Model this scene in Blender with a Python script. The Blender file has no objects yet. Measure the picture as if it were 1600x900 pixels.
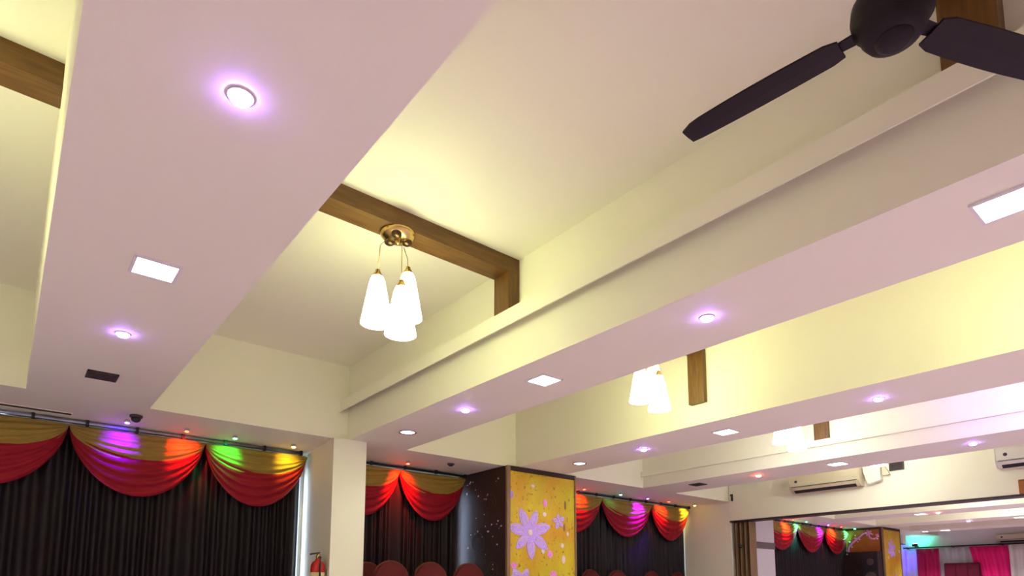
import bpy, bmesh, math, random
from mathutils import Vector, Matrix
random.seed(7)
S = bpy.context.scene
COL = S.collection
K, C = 0.75, 0.85            # survey unit -> metres, eye height above the floor
FLOOR = -C / K               # floor height in survey units
def U(x, y, z): return Vector((x * K, y * K, z * K + C))

# ------------------------------------------------------------------ camera, world, exposure
cd = bpy.data.cameras.new('camera'); cam = bpy.data.objects.new('camera', cd); COL.objects.link(cam)
yaw, pit, rol = 0.684295, 0.117697, 0.00222
fw = Vector((math.sin(yaw) * math.cos(pit), math.cos(yaw) * math.cos(pit), math.sin(pit)))
rt = Vector((math.cos(yaw), -math.sin(yaw), 0)); up = rt.cross(fw)
r2 = rt * math.cos(rol) + up * math.sin(rol); u2 = up * math.cos(rol) - rt * math.sin(rol)
m = Matrix((r2, u2, -fw)).transposed().to_4x4(); m.translation = Vector((0, 0, C))
cam.matrix_world = m
cd.sensor_width = 36; cd.lens = 36 * 980.47 / 1600; cd.shift_y = (806.14 - 450) / 1600
cd.clip_start = 0.02
S.camera = cam
wd = bpy.data.worlds.new('world'); S.world = wd; wd.use_nodes = True
wd.node_tree.nodes['Background'].inputs[0].default_value = (0.62, 0.75, 1, 1)
wd.node_tree.nodes['Background'].inputs[1].default_value = 14.0
S.view_settings.view_transform = 'Standard'; S.view_settings.look = 'None'
S.view_settings.exposure = 0.22; S.view_settings.gamma = 1; S.view_settings.use_curve_mapping = False
PANEL_W, ROUND_W, PEND, VIOLET = 13.0, 2.1, 13.4, 90.0     # panel and round downlight watts, strength of shade and spot faces

# ------------------------------------------------------------------ materials
MAT = {}
def mat(name, col, rough=.6, metal=0., col2=None, scale=8., stretch=(1, 1, 1), bump=0., bscale=60., contrast=.5, sheen=0., spec=.5, trans=0.):
    mt = bpy.data.materials.new(name); mt.use_nodes = True; MAT[name] = mt
    n, l = mt.node_tree.nodes, mt.node_tree.links
    b = n['Principled BSDF']
    b.inputs['Base Color'].default_value = (*col, 1); b.inputs['Roughness'].default_value = rough
    b.inputs['Metallic'].default_value = metal; b.inputs['Specular IOR Level'].default_value = spec
    if sheen: b.inputs['Sheen Weight'].default_value = sheen
    tc = n.new('ShaderNodeTexCoord'); mp = n.new('ShaderNodeMapping'); mp.inputs['Scale'].default_value = stretch
    l.new(tc.outputs['Object'], mp.inputs['Vector'])
    if col2:
        nz = n.new('ShaderNodeTexNoise'); nz.inputs['Scale'].default_value = scale; nz.inputs['Detail'].default_value = 6
        l.new(mp.outputs[0], nz.inputs['Vector'])
        rp = n.new('ShaderNodeValToRGB'); rp.color_ramp.elements[0].position = .5 - contrast / 2; rp.color_ramp.elements[1].position = .5 + contrast / 2
        rp.color_ramp.elements[0].color = (*col, 1); rp.color_ramp.elements[1].color = (*col2, 1)
        l.new(nz.outputs['Fac'], rp.inputs[0]); l.new(rp.outputs[0], b.inputs['Base Color'])
    if bump:
        nb = n.new('ShaderNodeTexNoise'); nb.inputs['Scale'].default_value = bscale; nb.inputs['Detail'].default_value = 4
        l.new(mp.outputs[0], nb.inputs['Vector'])
        bp = n.new('ShaderNodeBump'); bp.inputs['Strength'].default_value = bump; bp.inputs['Distance'].default_value = .01
        l.new(nb.outputs['Fac'], bp.inputs['Height']); l.new(bp.outputs[0], b.inputs['Normal'])
    return mt
def emit(name, col, strength):
    mt = bpy.data.materials.new(name); mt.use_nodes = True; MAT[name] = mt
    b = mt.node_tree.nodes['Principled BSDF']
    b.inputs['Base Color'].default_value = (*[.8 * c for c in col], 1)
    b.inputs['Emission Color'].default_value = (*col, 1); b.inputs['Emission Strength'].default_value = strength
    return mt
mat('paint', (.89, .868, .65), .65, col2=(.91, .888, .68), scale=1.3, bump=.06, bscale=40)
mat('white_paint', (.80, .78, .74), .6, col2=(.84, .82, .78), scale=2, bump=.05)
mat('floor', (.435, .318, .47), .35, col2=(.485, .36, .52), scale=3)
mat('wood', (.10, .045, .007), .5, col2=(.20, .092, .014), scale=5, stretch=(1, 9, 9), bump=.1)
mat('wood_upright', (.10, .045, .007), .5, col2=(.20, .092, .014), scale=5, stretch=(9, 9, 1), bump=.1)
mat('dark_wood', (.024, .011, .008), .6, col2=(.042, .02, .012), scale=6, stretch=(4, 4, 1))
mat('tan_wood', (.30, .19, .09), .5, col2=(.22, .13, .06), scale=6, stretch=(9, 9, 1))
mat('brass', (.75, .55, .2), .22, 1., col2=(.55, .38, .12), scale=12)
mat('brass_dark_reflection', (.09, .055, .03), .35, 1., col2=(.14, .09, .05), scale=10)
mat('fan_brown', (.009, .005, .005), .55, 0., col2=(.013, .007, .007), scale=8, spec=.25)
mat('chrome', (.75, .76, .8), .16, 1., col2=(.62, .64, .7), scale=20)
mat('steel_pipe', (.48, .52, .56), .3, .9, col2=(.3, .33, .36), scale=9)
mat('black', (.012, .011, .011), .45, col2=(.02, .018, .018), scale=20)
mat('black_gap', (.02, .012, .010), .8, col2=(.03, .02, .015), scale=20)
mat('grille', (.05, .04, .035), .6, col2=(.08, .06, .05), scale=30)
mat('gold_cloth', (.31, .21, .036), .6, col2=(.39, .265, .052), scale=5, stretch=(1, 1, 5), spec=.25, bump=.12, bscale=25)
mat('red_cloth', (.27, .006, .014), .6, col2=(.34, .010, .022), scale=5, stretch=(1, 1, 5), spec=.2, bump=.12, bscale=25)
mat('black_curtain', (.008, .0045, .0055), .5, col2=(.014, .006, .0075), scale=3, stretch=(6, 1, .4), spec=.25)
mat('chair_red', (.10, .008, .007), .65, col2=(.14, .012, .010), scale=9, spec=.25, bump=.1)
mat('chair_metal', (.14, .04, .02), .45, .6, col2=(.11, .03, .015), scale=9)
mat('extinguisher_red', (.55, .015, .012), .25, col2=(.60, .02, .015), scale=3)
mat('label_cream', (.75, .65, .35), .5, col2=(.7, .55, .25), scale=30)
mat('ac_cream', (.66, .58, .38), .4, col2=(.70, .62, .42), scale=2)
mat('ac_white', (.80, .78, .66), .4, col2=(.83, .8, .7), scale=2)
mat('grey_stripe', (.16, .125, .11), .6, col2=(.2, .16, .14), scale=5)
mat('orange_panel', (.42, .13, .015), .5, col2=(.33, .09, .01), scale=6)
mat('white_drape', (.62, .60, .62), .6, col2=(.7, .67, .69), scale=4, stretch=(1, 5, .5), sheen=.3)
mat('cream_drape', (.70, .66, .56), .6, col2=(.76, .72, .63), scale=4, stretch=(1, 5, .5), sheen=.3)
mat('crimson_drape', (.42, .006, .07), .5, col2=(.5, .012, .10), scale=4, stretch=(1, 5, .5), spec=.2)
mat('magenta_drape', (.80, .010, .16), .5, col2=(.86, .02, .20), scale=4, stretch=(1, 5, .5), spec=.2)
mat('maroon_panel', (.085, .002, .014), .6, col2=(.12, .004, .02), scale=8, spec=.2)
mat('lilac_glitter', (.50, .26, .95), .35, col2=(.72, .5, .98), scale=60, bump=.3, bscale=200)
mat('pink_glitter', (.80, .14, .62), .3, col2=(.95, .45, .85), scale=60, bump=.3, bscale=200)
mat('pale_glitter', (.80, .62, .66), .3, col2=(.9, .75, .7), scale=60)
mat('glass', (.9, .95, 1), .02, spec=.5); MAT['glass'].node_tree.nodes['Principled BSDF'].inputs['Transmission Weight'].default_value = 1
emit('panel_light', (1., .96, .90), 9.)
emit('round_light', (.90, .95, 1.), 8.)
emit('violet_light', (.38, .17, 1.), VIOLET)
emit('red_light', (1., .12, .06), VIOLET)
emit('pendant_warm', (.95, 1., .58), PEND)
emit('pendant_white', (.98, 1., 1.), PEND * 1.1)
for nm, c in dict(blue=(.22, .08, 1.), red=(1., .03, .01), green=(.05, 1., .2), yellow=(1., .75, .1), teal=(.1, 1., .75), white=(.9, .95, 1.)).items():
    emit('led_' + nm, c, 30.0)

# gold leaf with streaks; dark panel with pale flecks (both flat prints)
def gold_leaf():
    mt = mat('gold_leaf', (.52, .33, .008), .5, .1, col2=(.68, .50, .025), scale=3.2, stretch=(1, 1, .45), bump=.15, bscale=30, contrast=.6)
    n, l = mt.node_tree.nodes, mt.node_tree.links
    b = n['Principled BSDF']; src = b.inputs['Base Color'].links[0].from_socket
    nz = n.new('ShaderNodeTexNoise'); nz.inputs['Scale'].default_value = 22; nz.inputs['Detail'].default_value = 8
    rp = n.new('ShaderNodeValToRGB'); rp.color_ramp.elements[0].position = .60; rp.color_ramp.elements[1].position = .72
    mx = n.new('ShaderNodeMix'); mx.data_type = 'RGBA'; mx.inputs[7].default_value = (.30, .16, .02, 1)
    tc = n.new('ShaderNodeTexCoord'); l.new(tc.outputs['Object'], nz.inputs['Vector']); l.new(nz.outputs['Fac'], rp.inputs[0])
    n2 = n.new('ShaderNodeTexNoise'); n2.inputs['Scale'].default_value = 1.6; n2.inputs['Detail'].default_value = 3; l.new(tc.outputs['Object'], n2.inputs['Vector'])
    r2_ = n.new('ShaderNodeValToRGB'); r2_.color_ramp.elements[0].position = .38; r2_.color_ramp.elements[1].position = .62
    r2_.color_ramp.elements[0].color = (1.15, 1.35, 1., 1); r2_.color_ramp.elements[1].color = (1.15, .88, .8, 1); l.new(n2.outputs['Fac'], r2_.inputs[0])
    m2 = n.new('ShaderNodeMix'); m2.data_type = 'RGBA'; m2.blend_type = 'MULTIPLY'; m2.inputs[0].default_value = 1.; l.new(src, m2.inputs[6]); l.new(r2_.outputs[0], m2.inputs[7]); src = m2.outputs[2]
    l.new(rp.outputs[0], mx.inputs[0]); l.new(src, mx.inputs[6]); l.new(mx.outputs[2], b.inputs['Base Color'])
gold_leaf()

# ------------------------------------------------------------------ mesh helpers
def tag(o, label=None, cat=None, group=None, kind=None):
    if label: o['label'] = label
    if cat: o['category'] = cat
    if group: o['group'] = group
    if kind: o['kind'] = kind
    return o
def empty(name, loc=(0, 0, 0), rz=0., label=None, cat=None, group=None):
    o = bpy.data.objects.new(name, None); COL.objects.link(o); o.location = loc; o.rotation_euler = (0, 0, rz)
    o.empty_display_size = .1
    return tag(o, label, cat, group)
def link(name, me, mt, parent=None, loc=(0, 0, 0), rot=(0, 0, 0)):
    o = bpy.data.objects.new(name, me); COL.objects.link(o)
    if mt and not me.materials: me.materials.append(MAT[mt])
    o.parent = parent; o.location = loc; o.rotation_euler = rot
    return o
def mesh(name, v, f, mt, parent=None, loc=(0, 0, 0), rot=(0, 0, 0), smooth=False):
    me = bpy.data.meshes.new(name); me.from_pydata([tuple(p) for p in v], [], f); me.update()
    if smooth:
        for p in me.polygons: p.use_smooth = True
    return link(name, me, mt, parent, loc, rot)
def frombm(name, bm, mt, parent=None, loc=(0, 0, 0), rot=(0, 0, 0), smooth=False):
    bmesh.ops.recalc_face_normals(bm, faces=bm.faces)
    me = bpy.data.meshes.new(name); bm.to_mesh(me); bm.free()
    if smooth:
        for p in me.polygons: p.use_smooth = True
    return link(name, me, mt, parent, loc, rot)
def addbox(bm, x0, x1, y0, y1, z0, z1):
    v = [bm.verts.new((x, y, z)) for x in (x0, x1) for y in (y0, y1) for z in (z0, z1)]
    for q in ((0, 1, 3, 2), (4, 6, 7, 5), (0, 4, 5, 1), (2, 3, 7, 6), (0, 2, 6, 4), (1, 5, 7, 3)):
        bm.faces.new([v[i] for i in q])
    return v
def box(name, x0, x1, y0, y1, z0, z1, mt, parent=None, bev=0., loc=(0, 0, 0), rot=(0, 0, 0)):
    bm = bmesh.new(); addbox(bm, x0, x1, y0, y1, z0, z1)
    if bev: bmesh.ops.bevel(bm, geom=bm.edges[:], offset=bev, segments=2, affect='EDGES')
    return frombm(name, bm, mt, parent, loc, rot)
def ubox(name, x0, x1, y0, y1, z0, z1, mt, parent=None, bev=0.):
    """box given in survey units, world placed (parents used with it sit at the origin)"""
    a, b = U(x0, y0, z0), U(x1, y1, z1)
    return box(name, a.x, b.x, a.y, b.y, a.z, b.z, mt, parent, bev)
def lathe(name, prof, mt, parent=None, loc=(0, 0, 0), rot=(0, 0, 0), n=28, smooth=True):
    v, f = [], []
    for r, z in prof:
        for i in range(n):
            a = 2 * math.pi * i / n; v.append((r * math.cos(a), r * math.sin(a), z))
    for j in range(len(prof) - 1):
        for i in range(n):
            k = (i + 1) % n; f.append((j * n + i, j * n + k, (j + 1) * n + k, (j + 1) * n + i))
    f.append(tuple(range(n - 1, -1, -1))); f.append(tuple((len(prof) - 1) * n + i for i in range(n)))
    return mesh(name, v, f, mt, parent, loc, rot, smooth)
def tube(name, pts, r, mt, parent=None, n=10, loc=(0, 0, 0)):
    pts = [Vector(p) for p in pts]; v, f = [], []
    for i, p in enumerate(pts):
        d = (pts[min(i + 1, len(pts) - 1)] - pts[max(i - 1, 0)]).normalized()
        a = d.cross(Vector((0, 0, 1)) if abs(d.z) < .9 else Vector((1, 0, 0))).normalized(); b = d.cross(a)
        for k in range(n):
            t = 2 * math.pi * k / n; v.append(p + (a * math.cos(t) + b * math.sin(t)) * r)
    for i in range(len(pts) - 1):
        for k in range(n):
            q = (k + 1) % n; f.append((i * n + k, i * n + q, (i + 1) * n + q, (i + 1) * n + k))
    f.append(tuple(range(n - 1, -1, -1))); f.append(tuple((len(pts) - 1) * n + k for k in range(n)))
    return mesh(name, v, f, mt, parent, loc, smooth=True)
def prism(name, outline, d0, d1, axis, mt, parent=None, loc=(0, 0, 0), bev=0., rot=(0, 0, 0)):
    """outline of (a, b) pairs extruded along axis: 'x' -> (d,a,b), 'y' -> (a,d,b), 'z' -> (a,b,d)"""
    put = {'x': lambda a, b, d: (d, a, b), 'y': lambda a, b, d: (a, d, b), 'z': lambda a, b, d: (a, b, d)}[axis]
    bm = bmesh.new(); n = len(outline)
    A = [bm.verts.new(put(a, b, d0)) for a, b in outline]; B = [bm.verts.new(put(a, b, d1)) for a, b in outline]
    bm.faces.new(A); bm.faces.new(B[::-1])
    for i in range(n): bm.faces.new((A[i], A[(i + 1) % n], B[(i + 1) % n], B[i]))
    if bev: bmesh.ops.bevel(bm, geom=bm.edges[:], offset=bev, segments=2, affect='EDGES')
    return frombm(name, bm, mt, parent, loc, rot)
def copy_tree(o, parent=None):
    c = o.copy(); COL.objects.link(c); c.parent = parent
    for ch in list(o.children): copy_tree(ch, c)
    return c
def spot(parent, loc, target, col, power, ang=50, blend=.6, size=.02):
    ld = bpy.data.lights.new('lamp_beam', 'SPOT'); ld.color = col; ld.energy = power; ld.spot_size = math.radians(ang)
    ld.spot_blend = blend; ld.shadow_soft_size = size
    o = bpy.data.objects.new('lamp_beam', ld); COL.objects.link(o); o.parent = parent
    d = Vector(target) - Vector(loc); o.location = loc; o.rotation_euler = d.to_track_quat('-Z', 'Y').to_euler()
    return o
def down(parent, size, watts, col, spread=125, z=-.02, shape='SQUARE'):
    ld = bpy.data.lights.new('lamp_beam', 'AREA'); ld.shape = shape; ld.size = size; ld.energy = watts; ld.color = col; ld.spread = math.radians(spread)
    o = bpy.data.objects.new('lamp_beam', ld); COL.objects.link(o); o.parent = parent; o.location = (0, 0, z)
def struct(o, label=None): return tag(o, label, None, None, 'structure')

# ------------------------------------------------------------------ the room
ZB, ZC = 2.05, 3.10
YN, YE, YW = -6.0, 8.02, 9.45
XL, XR = -4.0, 27.1
struct(ubox('floor', XL, XR, YN, YW, FLOOR - .2, FLOOR, 'floor'), 'dusky pink floor of the banquet hall')
struct(ubox('ceiling', XL, XR, YN, YW, ZC, ZC + .15, 'paint'), 'cream painted ceiling between the deep beams')
struct(ubox('wall_left', XL - .2, XL, YN, YW, FLOOR, ZC, 'white_paint'), 'plain white side wall of the hall')
struct(ubox('wall_near', XL, XR, YN - .2, YN, FLOOR, ZC, 'white_paint'), 'plain white wall opposite the curtains')
struct(ubox('wall_end', XR, XR + .2, YN, YW, FLOOR, ZC, 'white_paint'), 'wall behind the pink and white stage drapes')
struct(ubox('ceiling_soffit', XL, XR, YE, YW, ZB, ZC, 'paint'), 'lowered ceiling strip running along the curtain wall')

# curtain wall with its window openings (all behind the curtains)
WINS = [(-3.2, 3.50), (3.98, 6.27), (8.1, 12.7), (15.2, 21.5)]
WT = 1.75
edges = [XL] + [e for w_ in WINS for e in w_] + [XR]
wall = struct(ubox('wall_far', XL, XR, YW, YW + .25, FLOOR, FLOOR + 1.0, 'white_paint'), 'curtained window wall of the hall')
for i in range(0, len(edges), 2):
    ubox('wall_pier', edges[i], edges[i + 1], YW, YW + .25, FLOOR + 1.0, WT, 'white_paint', wall)
ubox('wall_head', XL, XR, YW, YW + .25, WT, ZC, 'white_paint', wall)
for i, (a, b) in enumerate(WINS):
    w_ = struct(ubox('window_%d' % (i + 1), a, b, YW + .12, YW + .135, FLOOR + 1.0, WT, 'glass'), 'window behind the dark curtains')
    nmul = max(2, int((b - a) / 1.1))
    for k in range(nmul + 1):
        x = a + (b - a) * k / nmul
        ubox('window_frame', x - .04, x + .04, YW + .08, YW + .18, FLOOR + 1.0, WT, 'steel_pipe', w_)

BEAMS = [(.08, 1.20), (3.60, 4.53), (6.62, 7.69), (9.95, 11.03), (15.3, 16.3), (18.5, 19.5), (21.4, 22.35), (24.2, 25.15), (-3.4, -2.3)]  # last beam is unseen, put in at left to carry added lights
BNAME = ['broad leftmost beam', 'second beam from the left', 'third beam from the left', 'fourth beam, before the partition']
for i, (a, b) in enumerate(BEAMS):
    bo = struct(ubox('ceiling_beam', a, b, YN, YE, ZB, ZC, 'paint'))
    bo['label'] = ('cream boxed ceiling beam, ' + BNAME[i]) if i < 4 else 'cream ceiling beam of the room beyond the partition'
    if i == 1:
        ubox('ledge', 3.47, 3.60, YN, YE, 2.56, 2.585, 'paint', bo); ubox('ledge_lip', 3.47, 3.482, YN, YE, 2.43, 2.56, 'paint', bo)
    if i == 3:
        ubox('ledge', 9.89, 9.95, YN, YE, 2.27, 2.37, 'paint', bo)
# piers and the downstand partition
pier = struct(prism('wall_pillar', [(3.38 * K, 7.95 * K), (3.86 * K, 7.95 * K), (3.86 * K, YW * K), (3.55 * K, YW * K)], 0, ZB * K + C, 'z', 'paint'), 'plain cream pillar between the first and second curtained windows')
struct(ubox('wall_pillar', 13.06, 13.6, 8.0, YW, FLOOR, ZB, 'paint'), 'plain pillar where the partition meets the curtain wall')
hp = struct(ubox('wall_pillar', 13.84, 15.0, 8.0, YW, FLOOR, ZB, 'white_paint'), 'cream pillar with a grey band beyond the folded door')
ubox('band', 13.83, 15.01, 7.985, 8.0, 1.02, 1.18, 'grey_stripe', hp)['label'] = 'grey band'
part = struct(ubox('wall_partition', 13.05, 13.30, YN, 8.0, 1.60, ZC, 'paint'), 'deep downstand partition wall carrying the air conditioners')
ubox('track', 13.03, 13.32, YN, 8.0, 1.565, 1.60, 'dark_wood', part)

# ------------------------------------------------------------------ wooden bands across the bays
def band(x0, x1, y0, y1, zl, zr, label, t=.13):
    r = empty('wooden_band', (0, 0, 0), 0, label, 'wooden beam', 'wooden bands across the ceiling bays')
    ubox('cross_bar', x0, x1, y0, y1, ZC - .15, ZC, 'wood', r)
    ubox('side_strap', x0, x0 + t, y0, y1, zl, ZC - .15, 'wood_upright', r)
    if zr: ubox('side_strap', x1 - t, x1, y0, y1, zr, ZC - .15, 'wood_upright', r)
BY0, BY1 = 4.31, 4.53
band(-2.3, .08, BY0, BY1, 2.6, 0, 'dark wooden ceiling band at the left edge, left of the broad beam')
band(1.20, 3.60, BY0, BY1, 2.6, 2.585, 'brown wooden ceiling band carrying the nearest three shade pendant')
band(1.20, 3.60, .62, .86, 2.6, 2.585, 'dark wooden ceiling band hidden behind the ceiling fan')
band(4.53, 6.62, BY0, BY1, 2.4, 2.31, 'brown wooden strap on the third beam, right of the second pendant', .07)
band(7.69, 9.95, BY0, BY1, 2.4, 2.37, 'short brown wooden strap on the fourth beam, right of the third pendant', .06)

band(4.53, 6.62, .62, .86, 2.4, 2.31, 'brown wooden ceiling band beyond the right edge, past the second beam', .07)
band(7.69, 9.95, .62, .86, 2.4, 2.37, 'brown wooden ceiling band beyond the right edge, past the third beam', .06)

# ------------------------------------------------------------------ ceiling lights
def panel_light(x, y, label, mt='panel_light', s=.115, pw=1.):
    r = empty('square_ceiling_light', U(x, y, ZB), 0, label, 'ceiling light', 'square white ceiling lights')
    h = s * K; q = h + .013
    bm = bmesh.new()
    for a in ((-q, -h, -q, q), (h, q, -q, q), (-h, h, -q, -h), (-h, h, h, q)): addbox(bm, a[0], a[1], a[2], a[3], -.012, -.0005)
    frombm('frame', bm, 'white_paint', r)
    down(r, 2 * h, PANEL_W * pw, (1., .96, .95))
    box('diffuser', -h, h, -h, h, -.009, -.0005, mt, r)
def round_light(x, y, label):
    r = empty('round_ceiling_light', U(x, y, ZB), 0, label, 'ceiling light', 'round white ceiling lights')
    lathe('rim', [(.086, -.0005), (.09, -.008), (.082, -.014), (.072, -.014), (.068, -.006), (.068, -.0005)], 'chrome', r)
    down(r, .13, ROUND_W, (.92, .96, 1.), shape='DISK')
    lathe('diffuser', [(.067, -.0006), (.067, -.007), (.04, -.010), (.001, -.011)], 'round_light', r)
def dot_light(x, y, label, mt='violet_light', sc=1.):
    r = empty('violet_spotlight' if mt == 'violet_light' else 'red_spotlight', U(x, y, ZB), 0, label, 'spotlight', 'small coloured ceiling spotlights')
    lathe('rim', [(.040 * sc, -.0005), (.042 * sc, -.004), (.036 * sc, -.006), (.033 * sc, -.003)], 'white_paint', r)
    lathe('lens', [(.034 * sc, -.002), (.033 * sc, -.012), (.026 * sc, -.020), (.012 * sc, -.024), (.001, -.025)], mt, r)
def grille(x, y, label):
    r = empty('air_grille', U(x, y, ZB), 0, label, 'vent', 'dark ceiling grilles')
    h = .095
    bm = bmesh.new()
    for a in ((-h, -h + .012, -h, h), (h - .012, h, -h, h), (-h, h, -h, -h + .012), (-h, h, h - .012, h)): addbox(bm, a[0], a[1], a[2], a[3], -.010, -.0005)
    frombm('frame', bm, 'grille', r)
    box('backing', -h, h, -h, h, -.003, -.0005, 'black_gap', r)
    for k in range(6):
        y0 = -h + .02 + k * .027
        box('slat', -h + .012, h - .012, y0, y0 + .014, -.008, -.004, 'grille', r)
BC = [.635, 4.0, 7.17, 10.40]
for i, x in enumerate(BC):
    nb = BNAME[i].split(',')[0]
    panel_light(x, .76, 'square white light on the %s, %s' % (nb, 'at the right picture edge' if i == 1 else 'nearest the viewer'))
    dot_light(x, 2.58, 'violet spotlight on the %s, the nearer of its two' % nb)
    panel_light(x, 4.41, 'square white light on the %s, between its two violet spots' % nb, pw=(1.15, .85, .85, 1.)[i])
    if i == 3: dot_light(x, 5.78, 'red spotlight on the fourth beam, left of the air conditioner', 'red_light')
    else: dot_light(x, 5.75, 'violet spotlight on the %s, the farther of its two' % nb)
    if i in (0, 3): grille(x, 7.04, 'dark slatted grille at the far end of the %s' % nb)
    else: round_light(x, 7.06, 'round chrome rimmed light at the far end of the %s' % nb)
    panel_light(x, -1.1, 'added square light on the %s, behind the viewer' % nb)  # out of view, added for the light it gives the hall
    panel_light(x, -3.2, 'added square light on the %s, far behind the viewer' % nb)  # another added row, there only for its light
for y, w_ in ((-1.1, 'nearest the viewer'), (1.6, 'second from the viewer'), (4.41, 'third from the viewer'), (6.6, 'nearest the curtains')): panel_light(-2.85, y, 'added square light on the unseen beam beyond the left edge, ' + w_)  # unseen lights added to brighten the left bay and broad beam
panel_light(19.0, 6.0, 'square white light on the first visible beam beyond the partition', pw=2.2)
panel_light(21.9, 4.5, 'square white light on the second visible beam beyond the partition', pw=2.2)
panel_light(24.7, 7.1, 'square white light on the farthest beam, above the crimson drape', pw=2.2)
panel_light(24.7, 8.2 - .6 + .1, 'square white light on the farthest beam, beside the teal lamp', s=.08)
panel_light(15.8, 4.4, 'square white light just past the partition', pw=2.2); panel_light(15.8, .8, 'square white light past the partition, nearer the viewer', pw=2.2)
panel_light(19.0, 1.5, 'square white light on the first far beam, right of the picture', pw=2.2); panel_light(21.9, .5, 'square white light on the second far beam, right of the picture', pw=2.2)
dot_light(19.0, 5.6, 'tiny pink spotlight on the first visible beam beyond the partition', 'red_light')
dot_light(21.9, 5.7, 'tiny violet spotlight on the second visible beam beyond the partition')

# ------------------------------------------------------------------ pendants
def pendant(x, y, label, mt, zt=ZC - .15):
    o = U(x, y, zt)
    r = empty('pendant_lamp', o, 0, label, 'pendant lamp', 'three shade pendant lamps')
    ca = lathe('canopy', [(.02, -.045), (.06, -.042), (.095, -.028), (.11, -.010), (.11, -.0005)], 'brass', r)
    for a in range(3):
        t = math.radians(90 + 120 * a + 25)
        lathe('reflection_knob', [(.034, -.008), (.032, -.048), (.018, -.058), (.004, -.060)], 'brass_dark_reflection', ca, (.062 * math.cos(t), .062 * math.sin(t), 0), n=16)  # dark knobs stand in for dark reflections in the brass canopy
    lathe('finial', [(.016, -.04), (.02, -.055), (.012, -.068), (.002, -.072)], 'brass', ca, n=14)
    for dx, dy, zb in ((-.115, .03, -.61), (.115, .065, -.50), (-.012, -.085, -.69)):
        top = zb + .30
        tube('cord', [(dx * .55, dy * .55, -.05), (dx * .9, dy * .9, -.10), (dx, dy, top + .02)], .0028, 'brass', r, n=6)
        lathe('cap', [(.014, top + .045), (.018, top + .03), (.034, top + .005), (.036, top - .012)], 'brass', r, (dx, dy, 0), n=18)
        sh = lathe('shade', [(.034, top), (.046, top - .03), (.058, top - .09), (.071, top - .16), (.083, top - .23), (.096, top - .30), (.092, top - .30), (.08, top - .23), (.055, top - .09), (.03, top - .01)], mt, r, (dx, dy, 0), n=24)
pendant(2.37, 4.42, 'three white glass shades hanging from the nearest wooden band', 'pendant_warm')
pendant(5.68, 4.42, 'three white glass shades between the second and third beams', 'pendant_warm')
pendant(8.87, 4.42, 'three white glass shades between the third and fourth beams', 'pendant_white')
pendant(-.95, 4.42, 'three white glass shades left of the broad beam', 'pendant_warm')
pendant(11.8, 4.42, 'three white glass shades between the fourth beam and partition', 'pendant_white', ZC)
for i, x in enumerate((17.4, 20.3)):
    pendant(x, 4.42, 'three white glass shades beyond the partition, %s one' % ('nearer', 'farther')[i], 'pendant_white', ZC)
pendant(5.6, -2.9, 'three white glass shades behind the viewer, farther along', 'pendant_warm', ZC)
pendant(5.6, .74, 'three white glass shades right of the fan, past the second beam', 'pendant_warm'); pendant(8.87, .74, 'three white glass shades past the third beam, right of the picture', 'pendant_white')

# ------------------------------------------------------------------ ceiling fan
def fan():
    zr = ZC - .15
    o = U(2.44, .74, zr); drop = (2.12 - zr) * K
    r = empty('ceiling_fan', o, 0, 'dark brown three blade ceiling fan hanging from the ceiling', 'ceiling fan')
    lathe('canopy', [(.014, -.10), (.05, -.07), (.062, -.0005)], 'fan_brown', r)
    lathe('rod', [(.012, drop + .10), (.012, -.09)], 'fan_brown', r, n=14)
    lathe('motor', [(.002, drop - .062), (.045, drop - .060), (.070, drop - .050), (.084, drop - .028), (.090, drop - .004), (.102, drop + .006), (.106, drop + .03), (.102, drop + .06), (.08, drop + .085), (.03, drop + .10), (.012, drop + .16)], 'fan_brown', r, n=40)
    lathe('bottom_cap', [(.001, drop - .078), (.03, drop - .075), (.048, drop - .062), (.05, drop - .055)], 'fan_brown', r)
    for k in range(3):
        a = math.radians(96 - 120 * k)
        bm = bmesh.new(); n = 14; rows = []
        for i in range(n + 1):
            t = i / n; x = .135 + t * .505
            w0, w1 = -.050 - .006 * math.sin(math.pi * t), .050 + .008 * math.sin(math.pi * t)
            if i == n: w0, w1 = -.046, .030
            if i == n - 1: w1 = .048
            if i == 0: w0, w1 = -.04, .04
            row = []
            for w_ in (w0, w0 * .5 + w1 * .5, w1):
                zz = -w_ * math.tan(math.radians(5)) - .004 * (1 - (w_ / .06) ** 2)
                row.append((bm.verts.new((x, w_, zz)), bm.verts.new((x, w_, zz + .006))))
            rows.append(row)
        for i in range(n):
            for j in range(2):
                A, B, C_, D = rows[i][j], rows[i + 1][j], rows[i + 1][j + 1], rows[i][j + 1]
                bm.faces.new((A[0], B[0], C_[0], D[0])); bm.faces.new((A[1], D[1], C_[1], B[1]))
            for j in (0, 2):
                A, B = rows[i][j], rows[i + 1][j]; bm.faces.new((A[0], A[1], B[1], B[0]))
        for i in (0, n):
            for j in range(2):
                A, B = rows[i][j], rows[i][j + 1]; bm.faces.new((A[0], B[0], B[1], A[1]))
        b = frombm('blade', bm, 'fan_brown', r, (0, 0, drop), (0, 0, a))
        prism('blade_iron', [(.09, -.022), (.15, -.018), (.20, -.032), (.245, -.03), (.255, 0), (.245, .03), (.20, .032), (.15, .018), (.09, .022)], .006, .012, 'z', 'fan_brown', r, (0, 0, drop), 0, (math.radians(13) * 0, 0, a))
fan()

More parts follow.
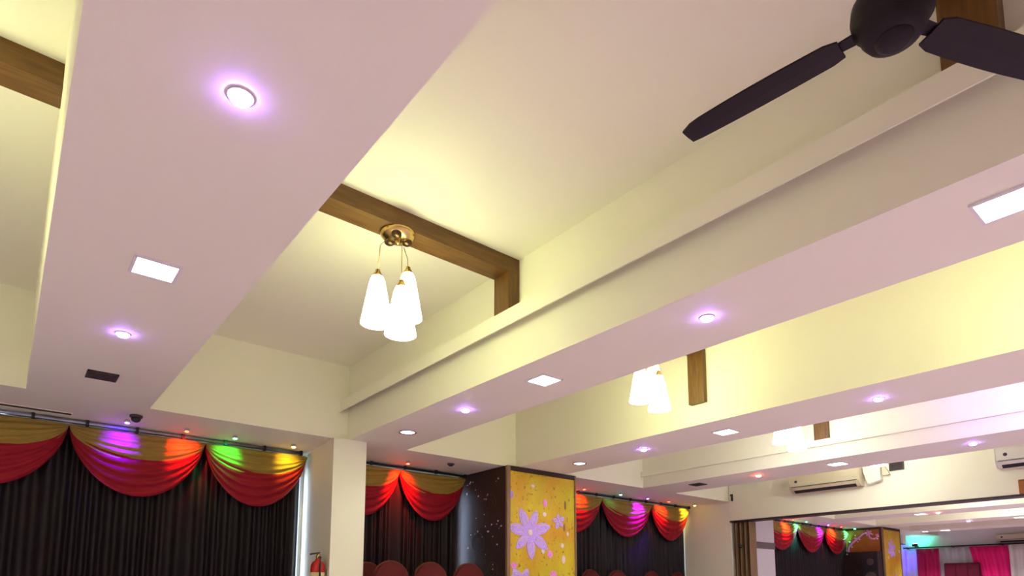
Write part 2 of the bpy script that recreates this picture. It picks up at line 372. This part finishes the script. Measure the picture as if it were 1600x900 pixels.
# ------------------------------------------------------------------ curtains, rails and swags
def curtain(x0, x1, y, z0, z1, label, axis='x', mt='black_curtain', amp=.035, pitch=.11, name='curtain', cat='curtain', group=None, slant=0., seed=1, flare=0.):
    a, b = U(x0, y, z0), U(x1, y, z1)
    L = (b.x - a.x); H = b.z - a.z; rnd = random.Random(seed)
    n = int(L / pitch) * 8 + 8; v, f = [], []; rows = 9
    ph = [rnd.uniform(-.5, .5) for _ in range(n + 1)]
    for j in range(rows):
        t = j / (rows - 1)
        for i in range(n + 1):
            s = i / n
            off = amp * (.55 + .45 * t) * math.sin(2 * math.pi * s * L / pitch + 2.2 * math.sin(s * 11 + seed) + 1.3 * math.sin(s * 29 + 2 * seed) + .4 * t * math.sin(s * 23 + seed)) + .25 * amp * math.sin(s * L / pitch * 2.3 + seed)
            p = s * L - L / 2
            v.append((p * (1 + flare * t) + slant * t, off, -H * t))
    for j in range(rows - 1):
        for i in range(n):
            q = j * (n + 1) + i; f.append((q, q + 1, q + n + 2, q + n + 1))
    o = mesh(name, v, f, mt, None, ((a.x + b.x) / 2, a.y, b.z), smooth=True)
    return tag(o, label, cat, group)
def swag(x0, x1, label, y=9.12, ztop=1.972, sk=0., drop=.60):
    a, b = U(x0, y, ztop), U(x1, y, ztop); L = b.x - a.x
    r = empty('swag_valance', ((a.x + b.x) / 2, a.y, a.z), 0, label, 'swag', 'gold and red swags above the curtains')
    for nm, mt, d0, d1, y0, nf in (('red_layer', 'red_cloth', .075, drop, .012, 6.5), ('gold_layer', 'gold_cloth', .045, drop * .545, -.014, 5.)):
        nu, nv = 40, 36; v, f = [], []
        for j in range(nv + 1):
            t = j / nv
            for i in range(nu + 1):
                u = -1 + 2 * i / nu
                s = max(0., 1 - abs(u) ** 2.05) ** .72
                z = -t * (d0 + (d1 - d0) * s)
                dep = (.02 + .06 * s) * math.sin(math.pi * min(1, t * .9 + .08)) + .013 * s ** .6 * math.sin(2 * math.pi * nf * t + 1.4 * u + .5 * math.sin(3 * u + nf)) + .003 * math.sin(25 * u)
                v.append((u * L / 2 * (1 - .02 * t) + sk * t * s, y0 - dep, z))
        for j in range(nv):
            for i in range(nu):
                q = j * (nu + 1) + i; f.append((q, q + 1, q + nu + 2, q + nu + 1))
        mesh(nm, v, f, mt, r, smooth=True)
    return r
def rail(x0, x1, label, mt, r=.016, y=9.10, z=2.015, clamps=True):
    o = U((x0 + x1) / 2, y, z); h = (x1 - x0) / 2 * K
    root = empty('curtain_rail', o, 0, label, 'curtain rail', 'curtain rails under the lowered ceiling')
    tube('pipe', [(-h, 0, 0), (h, 0, 0)], r, mt, root, 14)
    n = max(2, int(2 * h / .38))
    for k in range(n + 1):
        x = -h + 2 * h * k / n
        box('clamp', x - .012, x + .012, -r - .006, r + .006, -r - .006, (ZB - z) * K - .0005, 'black', root)
F0 = FLOOR + .03
curtain(-3.1, -.15, 9.26, F0, 1.99, 'dark pleated curtain at the left edge of the first window', seed=2)
curtain(-.09, 3.43, 9.26, F0, 1.99, 'dark pleated curtain under the leftmost swags', seed=3)
curtain(3.95, 6.245, 9.26, F0, 1.99, 'dark maroon pleated curtain between cream pillar and gold pillar', seed=4)
curtain(8.15, 13.0, 9.26, F0, 1.99, 'dark pleated curtain between the gold pillar and partition', seed=5)
curtain(15.6, 22.0, 9.26, F0, 1.99, 'dark pleated curtain seen beyond the partition', seed=6)
rail(-3.0, 3.36, 'silver pipe rail with black clamps above the leftmost curtain', 'steel_pipe', .02)
rail(3.9, 6.34, 'thin dark rail above the second curtain', 'black', .014)
rail(8.1, 13.03, 'thin dark rail above the third curtain', 'black', .014)
rail(15.1, 21.95, 'thin dark rail above the curtain beyond the partition', 'black', .014)
swag(-.96, .53, 'gold and red swag cut off by the left edge')
swag(.53, 2.05, 'gold and red swag lit violet and red, second from left')
swag(2.05, 3.46, 'gold and red swag lit green and yellow beside the cream pillar')
swag(3.76, 5.03, 'gold and red swag half hidden by the cream pillar')
swag(5.03, 6.34, 'gold and red swag left of the gold pillar')
swag(8.25, 9.91, 'gold and red swag half hidden by the gold pillar')
swag(9.91, 11.59, 'gold and red swag glowing purple right of the gold pillar')
swag(11.59, 13.02, 'gold and red swag with yellow glow nearest the partition')
swag(16.6, 18.5, 'distant swag lit red and green beside the grey banded pillar')
swag(18.5, 20.25, 'distant swag lit purple, middle of three')
swag(20.25, 21.9, 'distant swag lit red with green edge, right of three')

# ------------------------------------------------------------------ coloured accent lamps over the curtains
def accent(x, col, label, power, tx=0., tz=1.74, y=8.74, ang=78, z=ZB, ty=9.2):
    rgb = dict(blue=(.055, .0, 1.), red=(1., .02, .01), green=(.03, 1., .15), yellow=(1., .72, .06), teal=(.05, 1., .7), purple=(.13, .0, 1.), white=(.8, .9, 1.))[col]
    led = {'purple': 'blue'}.get(col, col)
    r = empty('accent_light', U(x, y, z), 0, label, 'spotlight', 'small coloured lamps over the curtains')
    lathe('housing', [(.020, -.0005), (.024, -.012), (.026, -.026), (.022, -.028)], 'chrome', r, n=18)
    lathe('lens', [(.021, -.027), (.018, -.033), (.008, -.037), (.001, -.038)], 'led_' + led, r, n=18)
    t = U(x + tx, ty, tz) - r.location
    spot(r, (0, 0, -.045), t, rgb, power, ang, 1., .012)
accent(1.08, 'blue', 'blue violet lamp above the second swag from left', 110, -0.03)
accent(1.74, 'red', 'red lamp above the second swag from left', 48, 0.05)
accent(2.33, 'green', 'green lamp above the swag beside the cream pillar', 20, -0.03)
accent(3.12, 'yellow', 'yellow white lamp above the swag beside the cream pillar', 12, 0.03)
accent(4.97, 'red', 'red lamp above the second curtain', 70, 0.05, 1.6, ang=84)
accent(10.1, 'teal', 'pale teal lamp right of the gold pillar', 2, -0.1)
accent(11.0, 'purple', 'purple lamp above the glowing swag', 170, 0.02, 1.6, ang=84)
accent(11.75, 'red', 'small red lamp right of the purple lamp', 50, 0.1)
accent(12.75, 'yellow', 'yellow lamp beside the partition', 22, 0)
accent(9.0, 'red', 'red lamp hidden behind the gold pillar', 60, 0.15)
accent(17.5, 'red', 'distant red lamp beside the grey banded pillar', 140, 0.1)
accent(18.3, 'teal', 'distant green lamp over the far swags', 90, 0.05)
accent(19.7, 'purple', 'distant purple lamp over the far swags', 150, 0.05)
accent(20.6, 'red', 'distant red lamp over the far swags', 130, -0.05)
accent(21.6, 'teal', 'distant green lamp beside the glittering pillar', 60, 0.05)

# slot vent and dome camera on the lowered strip
r = empty('slot_vent', U(-.3, 8.86, ZB), 0, 'long dark slot vent above the silver rail at left', 'vent')
box('backing', -.62, .62, -.034, .034, -.006, -.0005, 'dark_wood', r)
box('lip', -.63, .63, -.042, -.034, -.008, -.0005, 'paint', r); box('lip', -.63, .63, .034, .042, -.008, -.0005, 'paint', r)
r = empty('dome_camera', U(1.13, 8.45, ZB), 0, 'small black dome camera on the ceiling above the second swag', 'camera')
lathe('base', [(.052, -.0005), (.052, -.016), (.046, -.022)], 'grille', r)
lathe('dome', [(.040, -.020), (.038, -.04), (.028, -.055), (.012, -.063), (.001, -.065)], 'black', r)
r = empty('smoke_detector', U(5.6, 8.45, ZB), 0, 'small dark detector on the ceiling above the second curtain', 'detector')
lathe('base', [(.045, -.0005), (.045, -.012), (.038, -.018)], 'grille', r); lathe('sensor', [(.03, -.016), (.026, -.03), (.001, -.034)], 'black', r)

# ------------------------------------------------------------------ decorated pillars
def flower(parent, cx, cz, y, R, mt, n=7, rot=.3, w=.34):
    for k in range(n):
        a = rot + 2 * math.pi * k / n; ca, sa = math.cos(a), math.sin(a); RR = R * (1, .86, .95)[k % 3]
        pts = []
        for i in range(9):
            t = i / 8; h = RR * w * math.sin(math.pi * min(1, t * .92 + .06)) * (.5 + .6 * t)
            pts.append((t, h))
        out = [(RR * t * ca - h * sa, RR * t * sa + h * ca) for t, h in pts] + [(RR * t * ca + h * sa, RR * t * sa - h * ca) for t, h in reversed(pts)]
        prism('petal', [(cx + p, cz + q) for p, q in out], y - .004 - .0006 * k, y, 'y', mt, parent)
        # engraved loop inside the petal
        loop = [(RR * (.25 + .62 * t) * ca - h * .55 * s_ * sa, RR * (.25 + .62 * t) * sa + h * .55 * s_ * ca) for s_, seq in ((1, pts[1:-1]), (-1, pts[-2:0:-1])) for t, h in seq]
        loop.append(loop[0])
        tube('petal_outline', [(cx + p, y - .008, cz + q) for p, q in loop], .004, 'pale_glitter', parent, 5)
    lathe('flower_centre', [(R * .13, 0), (R * .10, .008), (.001, .010)], 'pale_glitter', parent, (cx, y - .004, cz), (math.pi / 2, 0, 0), n=14)
def drop_dot(parent, x, z, y, rx, rz, mt):
    out = [(x + rx * math.cos(2 * math.pi * i / 12), z + rz * math.sin(2 * math.pi * i / 12)) for i in range(12)]
    prism('glitter_dot', out, y - .005, y, 'y', mt, parent)
def gold_pillar(x0, x1, y0, label, seed, detail=True):
    a, b = U(x0, y0, FLOOR), U(x1, YW, ZB); W = b.x - a.x; D = b.y - a.y; H = b.z - a.z; rnd = random.Random(seed)
    r = empty('gold_pillar', (a.x, a.y, 0), 0, label, 'pillar', 'gold flowered pillars')
    box('core', .012, W, .03, D, 0, H - .0005, 'dark_wood', r)
    box('gold_panel', .05, W - .03, .012, .03, .05, H - .06, 'gold_leaf', r)
    box('frame', 0, .05, 0, .035, 0, H - .0005, 'tan_wood', r); box('frame', W - .03, W, 0, .035, 0, H - .0005, 'tan_wood', r)
    box('frame', .05, W - .03, 0, .035, H - .06, H - .0005, 'dark_wood', r); box('frame', .05, W - .03, 0, .035, 0, .05, 'dark_wood', r)
    sp = box('side_panel', 0, .012, .035, D - .15, .02, H - .02, 'dark_wood', r)
    for k in range(46 if detail else 12):
        yy, zz, q = rnd.uniform(.1, D - .25), rnd.uniform(.6, H - .1), rnd.choice((.006, .008, .012))
        prism('fleck', [(yy + q * math.cos(t * math.pi / 3), zz + q * math.sin(t * math.pi / 3)) for t in range(6)], -.003, 0, 'x', 'pale_glitter', sp)
    if detail:
        for cy, cz, R in ((.35, 1.95, .13), (.62, 1.45, .16), (.3, 1.1, .12)):       # pale swirls on the dark side
            tube('swirl', [(-.003, cy + R * (.25 + .75 * t / 24) * math.cos(t * .42), cz + R * (.25 + .75 * t / 24) * math.sin(t * .42)) for t in range(25)], .003, 'grille', sp, 5)
    return r, W, H
gp, GW, GH = gold_pillar(6.37, 7.96, 7.93, 'gold panelled pillar with a big lilac glitter flower', 3)
fx, fz = (6.87 - 6.37) * K, .96 * K + C
flower(gp, fx, fz, .012, .36, 'lilac_glitter', w=.25)
flower(gp, fx - .13, fz - .66, .012, .26, 'lilac_glitter', 6, .1)
flower(gp, fx + .50, fz + .18, .012, .12, 'lilac_glitter', 5, .5)
rn = random.Random(11)
for dx, dz, rx, rz, mt in ((-.31, .46, .035, .05, 'lilac_glitter'), (.26, .40, .035, .05, 'pink_glitter'), (.25, .25, .03, .03, 'pale_glitter'), (.22, -.22, .028, .04, 'pale_glitter'),
        (.34, -.26, .045, .05, 'pink_glitter'), (.58, -.32, .03, .055, 'pale_glitter'), (.06, -.62, .045, .06, 'pale_glitter'), (.4, -.52, .06, .05, 'pink_glitter'), (-.26, -.42, .05, .04, 'pink_glitter'),
        (.56, -.14, .03, .03, 'pale_glitter'), (.66, .02, .02, .03, 'pale_glitter'), (.05, .60, .03, .02, 'pale_glitter'), (-.25, -.55, .05, .03, 'lilac_glitter'), (.62, .4, .015, .06, 'tan_wood'), (.6, .1, .012, .05, 'tan_wood')):
    drop_dot(gp, fx + dx, fz + dz, .012, rx, rz, mt)
g2, W2, H2 = gold_pillar(21.85, 23.3, 8.0, 'distant gold pillar with pink glitter beside the stage', 5, False)
flower(g2, W2 * .45, .85 + 1.35 * K, .012, .26, 'lilac_glitter', 6)
for k in range(7): drop_dot(g2, rn.uniform(.12, W2 - .1), C + rn.uniform(.2, 1.9) * K, .012, .03, .04, rn.choice(('pink_glitter', 'lilac_glitter', 'pale_glitter')))
box('orange_panel', -.012, 0, .08, .86, C + 1.27 * K, C + 1.98 * K, 'orange_panel', g2)  # panel colour carries the orange light on the upper pillar side
sw = [(-.02, .80 - .55 * t ** 1.3 + .03 * math.sin(9 * t), C + (1.28 + .62 * math.sin(t * 1.5) ** .9) * K) for t in [i / 16 for i in range(17)]] + \
     [(-.02, .25 + .10 * math.cos(a) - .04, C + 1.80 * K + .10 * math.sin(a)) for a in [1.2 - i * .5 for i in range(10)]]
tube('glitter_vine', sw, .022, 'pink_glitter', g2, 6)
for k in range(26):
    p = sw[rn.randrange(len(sw))]
    lathe('glitter_bead', [(.001, -.02), (.018, -.008), (.018, .008), (.001, .02)], rn.choice(('pink_glitter', 'pale_glitter')), g2, (p[0] - .01, p[1] + rn.uniform(-.07, .07), p[2] + rn.uniform(-.07, .07)), n=6)
r = empty('loudspeaker', U(21.6, 8.27, FLOOR), 0, 'black cabinet standing against the glittering far pillar', 'speaker')
sz = (1.25 - FLOOR) * K
box('cabinet', -.14, .14, -.17, .17, 0, sz, 'black', r, .012)
for zz, q in ((sz - .25, .08), (sz - .62, .13)):
    lathe('driver', [(q, .0), (q, .008), (q * .8, .012), (q * .3, .004), (.001, .008)], 'grille', r, (-.14, 0, zz), (0, -math.pi / 2, 0), n=20)

# ------------------------------------------------------------------ folded door under the partition
r = empty('folding_door', U(13.18, 7.98, FLOOR), 0, 'brown accordion door folded against the pillar under the partition', 'folding door')
hh = (1.565 - FLOOR) * K
for k in range(8):
    y = -.035 - k * .043; sgn = 1 if k % 2 else -1
    v = [(-.075 * sgn, y + .018, .02), (.075 * sgn, y - .022, .02), (.075 * sgn, y - .012, .02), (-.075 * sgn, y + .030, .02)]
    bm = bmesh.new(); A = [bm.verts.new(p) for p in v]; B = [bm.verts.new((p[0], p[1], hh - .01)) for p in v]
    bm.faces.new(A); bm.faces.new(B[::-1])
    for i in range(4): bm.faces.new((A[i], A[(i + 1) % 4], B[(i + 1) % 4], B[i]))
    frombm('panel', bm, 'tan_wood' if k % 2 else 'wood_upright', r)
lathe('handle', [(.02, -.03), (.032, -.01), (.032, .01), (.02, .03)], 'black', r, (-.095, -.16, hh - .42), (0, math.pi / 2, 0), n=14)

# ------------------------------------------------------------------ air conditioners and boxes on the partition
def aircon(x, y0, y1, z0, z1, label, mt):
    """unit on a wall facing -X, spanning y1 (far) .. y0 (near)"""
    a = U(x, (y0 + y1) / 2, z0); L = (y1 - y0) * K; H = (z1 - z0) * K; h = L / 2
    r = empty('air_conditioner', a, 0, label, 'air conditioner', 'wall air conditioners')
    prof = [(-.002, 0), (-.11, .0), (-.15, H * .12), (-.185, H * .30), (-.195, H * .6), (-.19, H * .92), (-.17, H), (-.002, H)]
    prism('body', prof, -h, h, 'y', mt, r, bev=.006)
    for s in (-1, 1): prism('end_cap', [(p[0] * 1.02, p[1]) for p in prof], s * h - .0 if s > 0 else -h - .012, s * h + .012 if s > 0 else -h, 'y', mt, r)
    prism('outlet', [(-.112, -.003), (-.152, H * .115), (-.160, H * .13), (-.118, -.008)], -h + .05, h - .05, 'y', 'black_gap', r)
    prism('flap', [(-.160, H * .13), (-.192, H * .28), (-.198, H * .27), (-.166, H * .12)], -h + .04, h - .04, 'y', mt, r)
    box('seam', -.198, -.188, -h + .02, h - .02, H * .30, H * .325, 'grille', r)
    lathe('badge', [(.022, 0), (.022, .004), (.001, .005)], 'grille', r, (-.195, h - .10, H * .62), (0, -math.pi / 2, 0), n=16)
aircon(13.05, 5.06, 6.42, 2.04, 2.40, 'cream wall air conditioner on the partition, nearer the curtains', 'ac_cream')
aircon(13.05, 1.3, 2.88, 2.05, 2.38, 'white wall air conditioner cut off by the right edge', 'ac_white')
aircon(27.1, 4.6, 6.2, 1.70, 1.96, 'distant cream air conditioner above the stage drapes', 'ac_cream')
r = empty('pipe_cover', U(13.05, 4.855, 2.08), 0, 'pale yellow pipe cover right of the air conditioner', 'pipe cover')
prism('box', [(-.11, .02), (.06, -.02), (.12, .16), (.12, .29), (-.11, .29)], -.11, -.001, 'x', 'ac_white', r, bev=.008)
prism('wedge', [(-.22, .09), (-.12, .09), (-.12, .29)], -.06, -.001, 'x', 'ac_cream', r)
r = empty('wall_vent', U(13.05, 4.46, 2.35), 0, 'small dark vent on the partition right of the pipe cover', 'vent')
box('frame', -.02, -.0005, -.095, .095, -.06, .06, 'grille', r)
for k in range(4): box('slat', -.026, -.02, -.08, .08, -.05 + k * .027, -.035 + k * .027, 'black_gap', r)
r = empty('wooden_box', U(13.05, 2.4, 1.60), 0, 'orange brown wooden panel at the right edge of the partition', 'panel')
box('board', -.03, -.0005, -.19, .19, .0, .18, 'orange_panel', r, .004); box('rim', -.036, -.03, -.18, .18, .16, .175, 'wood', r)
r = empty('wall_hook', U(13.05, 7.93, 2.14), 0, 'small black hook at the far end of the partition', 'hook')
box('plate', -.008, -.0005, -.02, .02, -.06, .06, 'black', r); tube('peg', [(-.005, 0, .02), (-.04, 0, .02), (-.05, 0, .05)], .008, 'black', r, 8)

# ------------------------------------------------------------------ fire extinguisher on the cream pillar
r = empty('fire_extinguisher', U(3.38, 8.09, FLOOR) + Vector((-.076, 0, .72)), 0, 'red fire extinguisher hanging on the side of the cream pillar', 'fire extinguisher')
lathe('cylinder', [(.05, 0), (.066, .006), (.07, .02), (.07, .34), (.066, .375), (.05, .405), (.028, .42), (.024, .435)], 'extinguisher_red', r)
lathe('label_band', [(.0715, .17), (.0715, .30), (.0705, .30), (.0705, .17)], 'label_cream', r)
lathe('valve', [(.02, .435), (.022, .46), (.014, .475), (.012, .49)], 'brass', r, n=16)
prism('lever', [(-.08, .47), (.01, .49), (.015, .505), (-.085, .487)], -.012, .012, 'y', 'black', r)
tube('hose', [(.0, -.02, .455), (.0, -.06, .45), (-.01, -.085, .38), (-.01, -.085, .2), (0, -.08, .1)], .010, 'black', r, 8)
box('bracket', .055, .085, -.03, .03, .28, .34, 'steel_pipe', r)

# ------------------------------------------------------------------ banquet chairs
def make_chair():
    r = empty('banquet_chair', (0, 0, 0))
    Ht = 1.16
    out = [(-.20, .50), (-.215, .75), (-.215, .95)] + [(-.215 * math.cos(t), .95 + .21 * math.sin(t)) for t in [math.pi * i / 14 for i in range(1, 14)]] + [(.215, .95), (.215, .75), (.20, .50)]
    prism('backrest', out, .17, .225, 'y', 'chair_red', r, bev=.014)
    tube('back_frame', [(p[0] * 1.03, .20, p[1] * 1.004) for p in out], .011, 'chair_metal', r, 8)
    prism('seat', [(-.21, -.24), (.21, -.24), (.225, .0), (.21, .19), (-.21, .19), (-.225, .0)], .43, .50, 'z', 'chair_red', r, bev=.018)
    box('seat_frame', -.21, .21, -.22, .20, .405, .43, 'chair_metal', r)
    for sx in (-1, 1):
        tube('leg', [(sx * .19, -.21, .41), (sx * .205, -.235, 0)], .012, 'chair_metal', r, 8)
        tube('leg', [(sx * .20, .20, .50), (sx * .20, .195, .41), (sx * .21, .25, 0)], .012, 'chair_metal', r, 8)
    tube('stretcher', [(-.198, -.222, .2), (.198, -.222, .2)], .008, 'chair_metal', r, 8)
    return r
chair0 = make_chair()
spots = [(4.42, 8.98, 'red chair partly hidden by the cream pillar'), (4.46, 8.28, 'red round backed chair nearest the cream pillar'), (5.13, 8.28, 'red round backed chair between the cream and gold pillars'),
         (5.84, 8.28, 'red round backed chair in front of the dark pillar side'), (9.45, 9.02, 'red chair just right of the gold pillar'), (10.22, 9.0, 'second red chair from the gold pillar'),
         (11.4, 9.0, 'red chair below the purple glowing swag'), (12.35, 9.0, 'red chair nearest the partition end pillar')]
for i, (x, y, lb) in enumerate(spots):
    c = chair0 if i == 0 else copy_tree(chair0)
    p = U(x, y, FLOOR); c.location = (p.x, p.y - .2 if y > 8.9 else p.y - .2, p.z); c.rotation_euler = (0, 0, random.uniform(-.08, .08) if i not in (0, 1) else 0)
    tag(c, lb, 'chair', 'red chairs along the curtains')

# ------------------------------------------------------------------ stage drapes on the end wall
def drape(y0, y1, z0, z1, x, mt, label, amp=.03, pitch=.16, top=None, seed=1):
    """cloth hanging on the end wall (facing -X); top = (y0,y1) when the top edge differs from the bottom"""
    ty0, ty1 = top or (y0, y1); n = max(16, int((y1 - y0) * K / pitch) * 8); rows = 10; v, f = [], []
    o = U(x, (y0 + y1) / 2, z1)
    for j in range(rows):
        t = j / (rows - 1)
        for i in range(n + 1):
            s = i / n; ya = ty0 + (y0 - ty0) * t; yb = ty1 + (y1 - ty1) * t
            p = U(x, ya + (yb - ya) * s, z1 + (z0 - z1) * t) - o
            v.append((p.x + amp * math.sin(2 * math.pi * s * (y1 - y0) * K / pitch + math.sin(5 * s + seed)), p.y, p.z))
    for j in range(rows - 1):
        for i in range(n):
            q = j * (n + 1) + i; f.append((q, q + 1, q + n + 2, q + n + 1))
    ob = mesh('stage_drape', v, f, mt, None, o, smooth=True); sm = ob.modifiers.new('thick', 'SOLIDIFY'); sm.thickness = .006
    return tag(ob, label, 'drape', 'stage drapes on the end wall')
drape(3.0, 9.15, FLOOR + .02, 1.58, 26.95, 'white_drape', 'white backcloth behind the crimson stage drapes', .025, .2, seed=3)
drape(7.95, 8.68, FLOOR + .02, 1.57, 26.72, 'crimson_drape', 'crimson drape hanging straight at the left of the stage', seed=1)
drape(5.6, 6.55, FLOOR + .02, 1.57, 26.68, 'magenta_drape', 'bright magenta drape slanting down on the stage', top=(5.9, 6.98), seed=2)
drape(3.2, 5.85, FLOOR + .02, 1.58, 26.62, 'cream_drape', 'cream drape at the right edge of the stage', .04, .2, seed=4)
r = empty('padded_backdrop', U(26.5, 7.2, FLOOR), 0, 'dark maroon padded panel between the stage drapes', 'backdrop')
ph_ = (1.0 - FLOOR) * K
box('board', .02, .06, -.40, .42, 0, ph_, 'maroon_panel', r, .012)
for k in range(3): box('pad', -.012, .02, -.38 + k * .265, -.125 + k * .265, .4, ph_ - .04, 'maroon_panel', r, .012)
r = empty('stage_rail', U(26.9, 6.1, 1.625), 0, 'black rail along the top of the stage drapes', 'curtain rail')
tube('pipe', [(0, -2.3, 0), (0, 2.3, 0)], .02, 'black', r, 10)
for k in range(5): box('clamp', -.02, .15, -2.2 + k * 1.1 - .012, -2.2 + k * 1.1 + .012, -.024, .024, 'black', r)
# lamps at the stage corner
r = empty('stage_uplight', U(26.55, 8.65, 1.66), 0, 'teal lamp glowing on the wall above the stage drapes', 'spotlight')
lathe('housing', [(.05, 0), (.07, .01), (.07, .07), (.062, .075)], 'black', r); lathe('lens', [(.06, .074), (.05, .085), (.001, .09)], 'led_teal', r)
box('arm', .02, .26, -.012, .012, -.02, .02, 'black', r)
spot(r, (0, 0, .10), (.40, 0, .30), (.05, 1., .65), 22, 110, 1., .03)
r = empty('stage_side_light', U(25.9, 9.2, 1.55), 0, 'blue lamp washing the left edge of the stage drape', 'spotlight')
lathe('housing', [(.03, .0), (.05, -.01), (.05, -.08), (.042, -.085)], 'black', r); lathe('lens', [(.04, -.084), (.03, -.095), (.001, -.10)], 'led_blue', r)
box('arm', -.012, .012, .02, .18, -.02, .02, 'black', r)
spot(r, (0, 0, -.11), (.72, -.03, -.22), (.08, .02, 1.), 60, 75, 1., .03)
r = empty('wall_speaker', U(24.6, 8.55, 1.78), 0, 'small cream speaker box above the distant gold pillar', 'speaker')
box('cabinet', -.12, .12, -.16, .16, -.1, .14, 'ac_white', r, .015); box('mount', -.02, .02, .16, .68, -.02, .02, 'black', r); box('shadow_gap', -.11, .11, -.15, .15, -.112, -.1, 'black', r)

# ------------------------------------------------------------------ violet wash lamp on the third beam (its glow lies on the fourth beam)
r = empty('violet_wash_lamp', U(7.69, .75, 2.35), 0, 'violet wash lamp on the third beam, beyond the right edge', 'spotlight')
box('bracket', .0005, .06, -.02, .02, -.02, .02, 'black', r)
lathe('housing', [(.05, 0), (.06, .02), (.06, .12), (.055, .125)], 'black', r, (.05, 0, 0), (0, math.pi / 2, 0)); lathe('lens', [(.052, .124), (.04, .132), (.001, .135)], 'violet_light', r, (.05, 0, 0), (0, math.pi / 2, 0))
spot(r, (.20, 0, 0), (1.5, .55, .10), (.34, .14, 1.), 170, 80, 1., .05)
